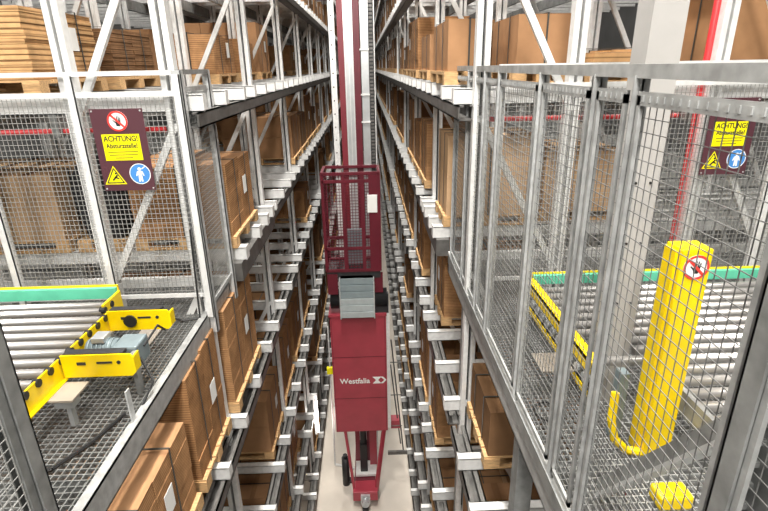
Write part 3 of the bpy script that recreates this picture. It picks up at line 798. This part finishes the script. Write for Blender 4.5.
# ------------------------------------------------------------ lamps
def lamp(x, y, z, lab, power, L=1.6, W=.25, rx=0, col=(1,.965,.90)):
    t = thing('ceiling_lamp', lab, 'lamp', (x, y, z))
    MB().box(x-W/2-.03, x+W/2+.03, y-L/2-.03, y+L/2+.03, z+.02, z+.1).build('lamp_housing', LAMPB, t)
    MB().box(x-W/2, x+W/2, y-L/2, y+L/2, z+.005, z+.02).build('diffuser', LAMP, t)
    for q in (-.4, .4): MB().tube((x, y+q*L, z+.1), (x, y+q*L, 6.2), .006, 6).build('hanger', GALV, t)
    ld = bpy.data.lights.new('lamp_light', 'AREA'); ld.shape = 'RECTANGLE'; ld.size = W; ld.size_y = L; ld.energy = power; ld.color = col
    lo = bpy.data.objects.new('lamp_light', ld); C.objects.link(lo); lo.location = (0, 0, -.01); lo.parent = t
    return t
lamp(-.2, -.9, 4.6, 'ceiling lamp above the viewpoint', 200, 2.2, .6)
lamp(-2.3, .6, 3.4, 'ceiling lamp over the left platform', 110, 1.6, .5)
lamp(1.9, .6, 3.4, 'ceiling lamp over the right platform', 85, 1.6, .5)
for i, y in enumerate((3.2, 7.2, 12, 17, 23, 30, 38)):
    lamp(-.2, y, 5.9, ORD[i] + ' ceiling lamp over the aisle beyond the viewpoint', (520, 340, 190, 120, 80, 60, 50)[i], 2.4, .4)
t = thing('flood_lamp', 'flood lamp on a bracket behind the viewpoint, aimed down the aisle', 'lamp', (-.2, -2.4, 2.3))
MB().box(-.65, .25, -2.52, -2.42, 2.0, 2.6).build('lamp_housing', LAMPB, t)
MB().box(-.60, .20, -2.42, -2.41, 2.05, 2.55).build('diffuser', LAMP, t)
MB().box(-.25, -.15, -2.50, -2.44, 2.6, 6.2).build('bracket', GALVD, t)
ld = bpy.data.lights.new('flood_light', 'AREA'); ld.shape = 'RECTANGLE'; ld.size = .8; ld.size_y = .5; ld.energy = 300; ld.color = (1,.97,.92)
lo = bpy.data.objects.new('flood_light', ld); C.objects.link(lo); lo.location = (0, .03, 0); lo.rotation_euler = (math.radians(62), 0, 0); lo.parent = t
# glowing tube and point light added at the glare beside the aisle floor
def glare_tube(x, y, z, lab, power, n=1.2):
    t = thing('glare_tube', lab, 'lamp', (x, y, z))
    MB().tube((x, y, z), (x, y, z+n), .014, 10).build('tube', LAMP, t)
    MB().box(x-.05, x-.018, y-.02, y+.02, z-.04, z+n+.04).build('tube_holder', LAMPB, t)
    ld = bpy.data.lights.new('glare_light', 'POINT'); ld.energy = power; ld.shadow_soft_size = .2; ld.color = (1,.95,.86)
    lo = bpy.data.objects.new('glare_light', ld); C.objects.link(lo); lo.location = (.0, -.1, n/2); lo.parent = t
glare_tube(-.93, 6.85, -5.6, 'bright upright tube added at the glare low beside the left rack near the crane', 12, .6)

w = bpy.data.worlds.new('world'); bpy.context.scene.world = w; w.use_nodes = True
w.node_tree.nodes['Background'].inputs[0].default_value = (1, .96, .9, 1); w.node_tree.nodes['Background'].inputs[1].default_value = .10

# ------------------------------------------------------------ camera
f = 508.; vp = (365, 67); roll = math.radians(1.6)
F = Vector(((vp[0]-384)/f, -(vp[1]-255.5)/f, 1)).normalized()
u0 = Vector((-math.sin(roll), math.cos(roll), 0)); U = (u0 - F*u0.dot(F)).normalized()
R = U.cross(F)
if R.x < 0: R = -R
cam = bpy.data.cameras.new('camera'); cam.sensor_width = 36; cam.lens = f*36/768; cam.clip_start = .02; cam.clip_end = 200
co = bpy.data.objects.new('camera', cam); C.objects.link(co)
# world axes in camera frame (x right, y up, z forward) -> blender camera looks along -z
M = Matrix(((R.x, F.x, U.x), (R.y, F.y, U.y), (-R.z, -F.z, -U.z)))   # world -> camera
co.matrix_world = M.transposed().to_4x4()
sc = bpy.context.scene; sc.camera = co
sc.view_settings.view_transform = 'Standard'; sc.view_settings.look = 'None'; sc.view_settings.gamma = 1; sc.view_settings.exposure = .42
sc.view_settings.use_curve_mapping = False
sc.cycles.max_bounces = 6; sc.cycles.diffuse_bounces = 3; sc.cycles.sample_clamp_indirect = 6
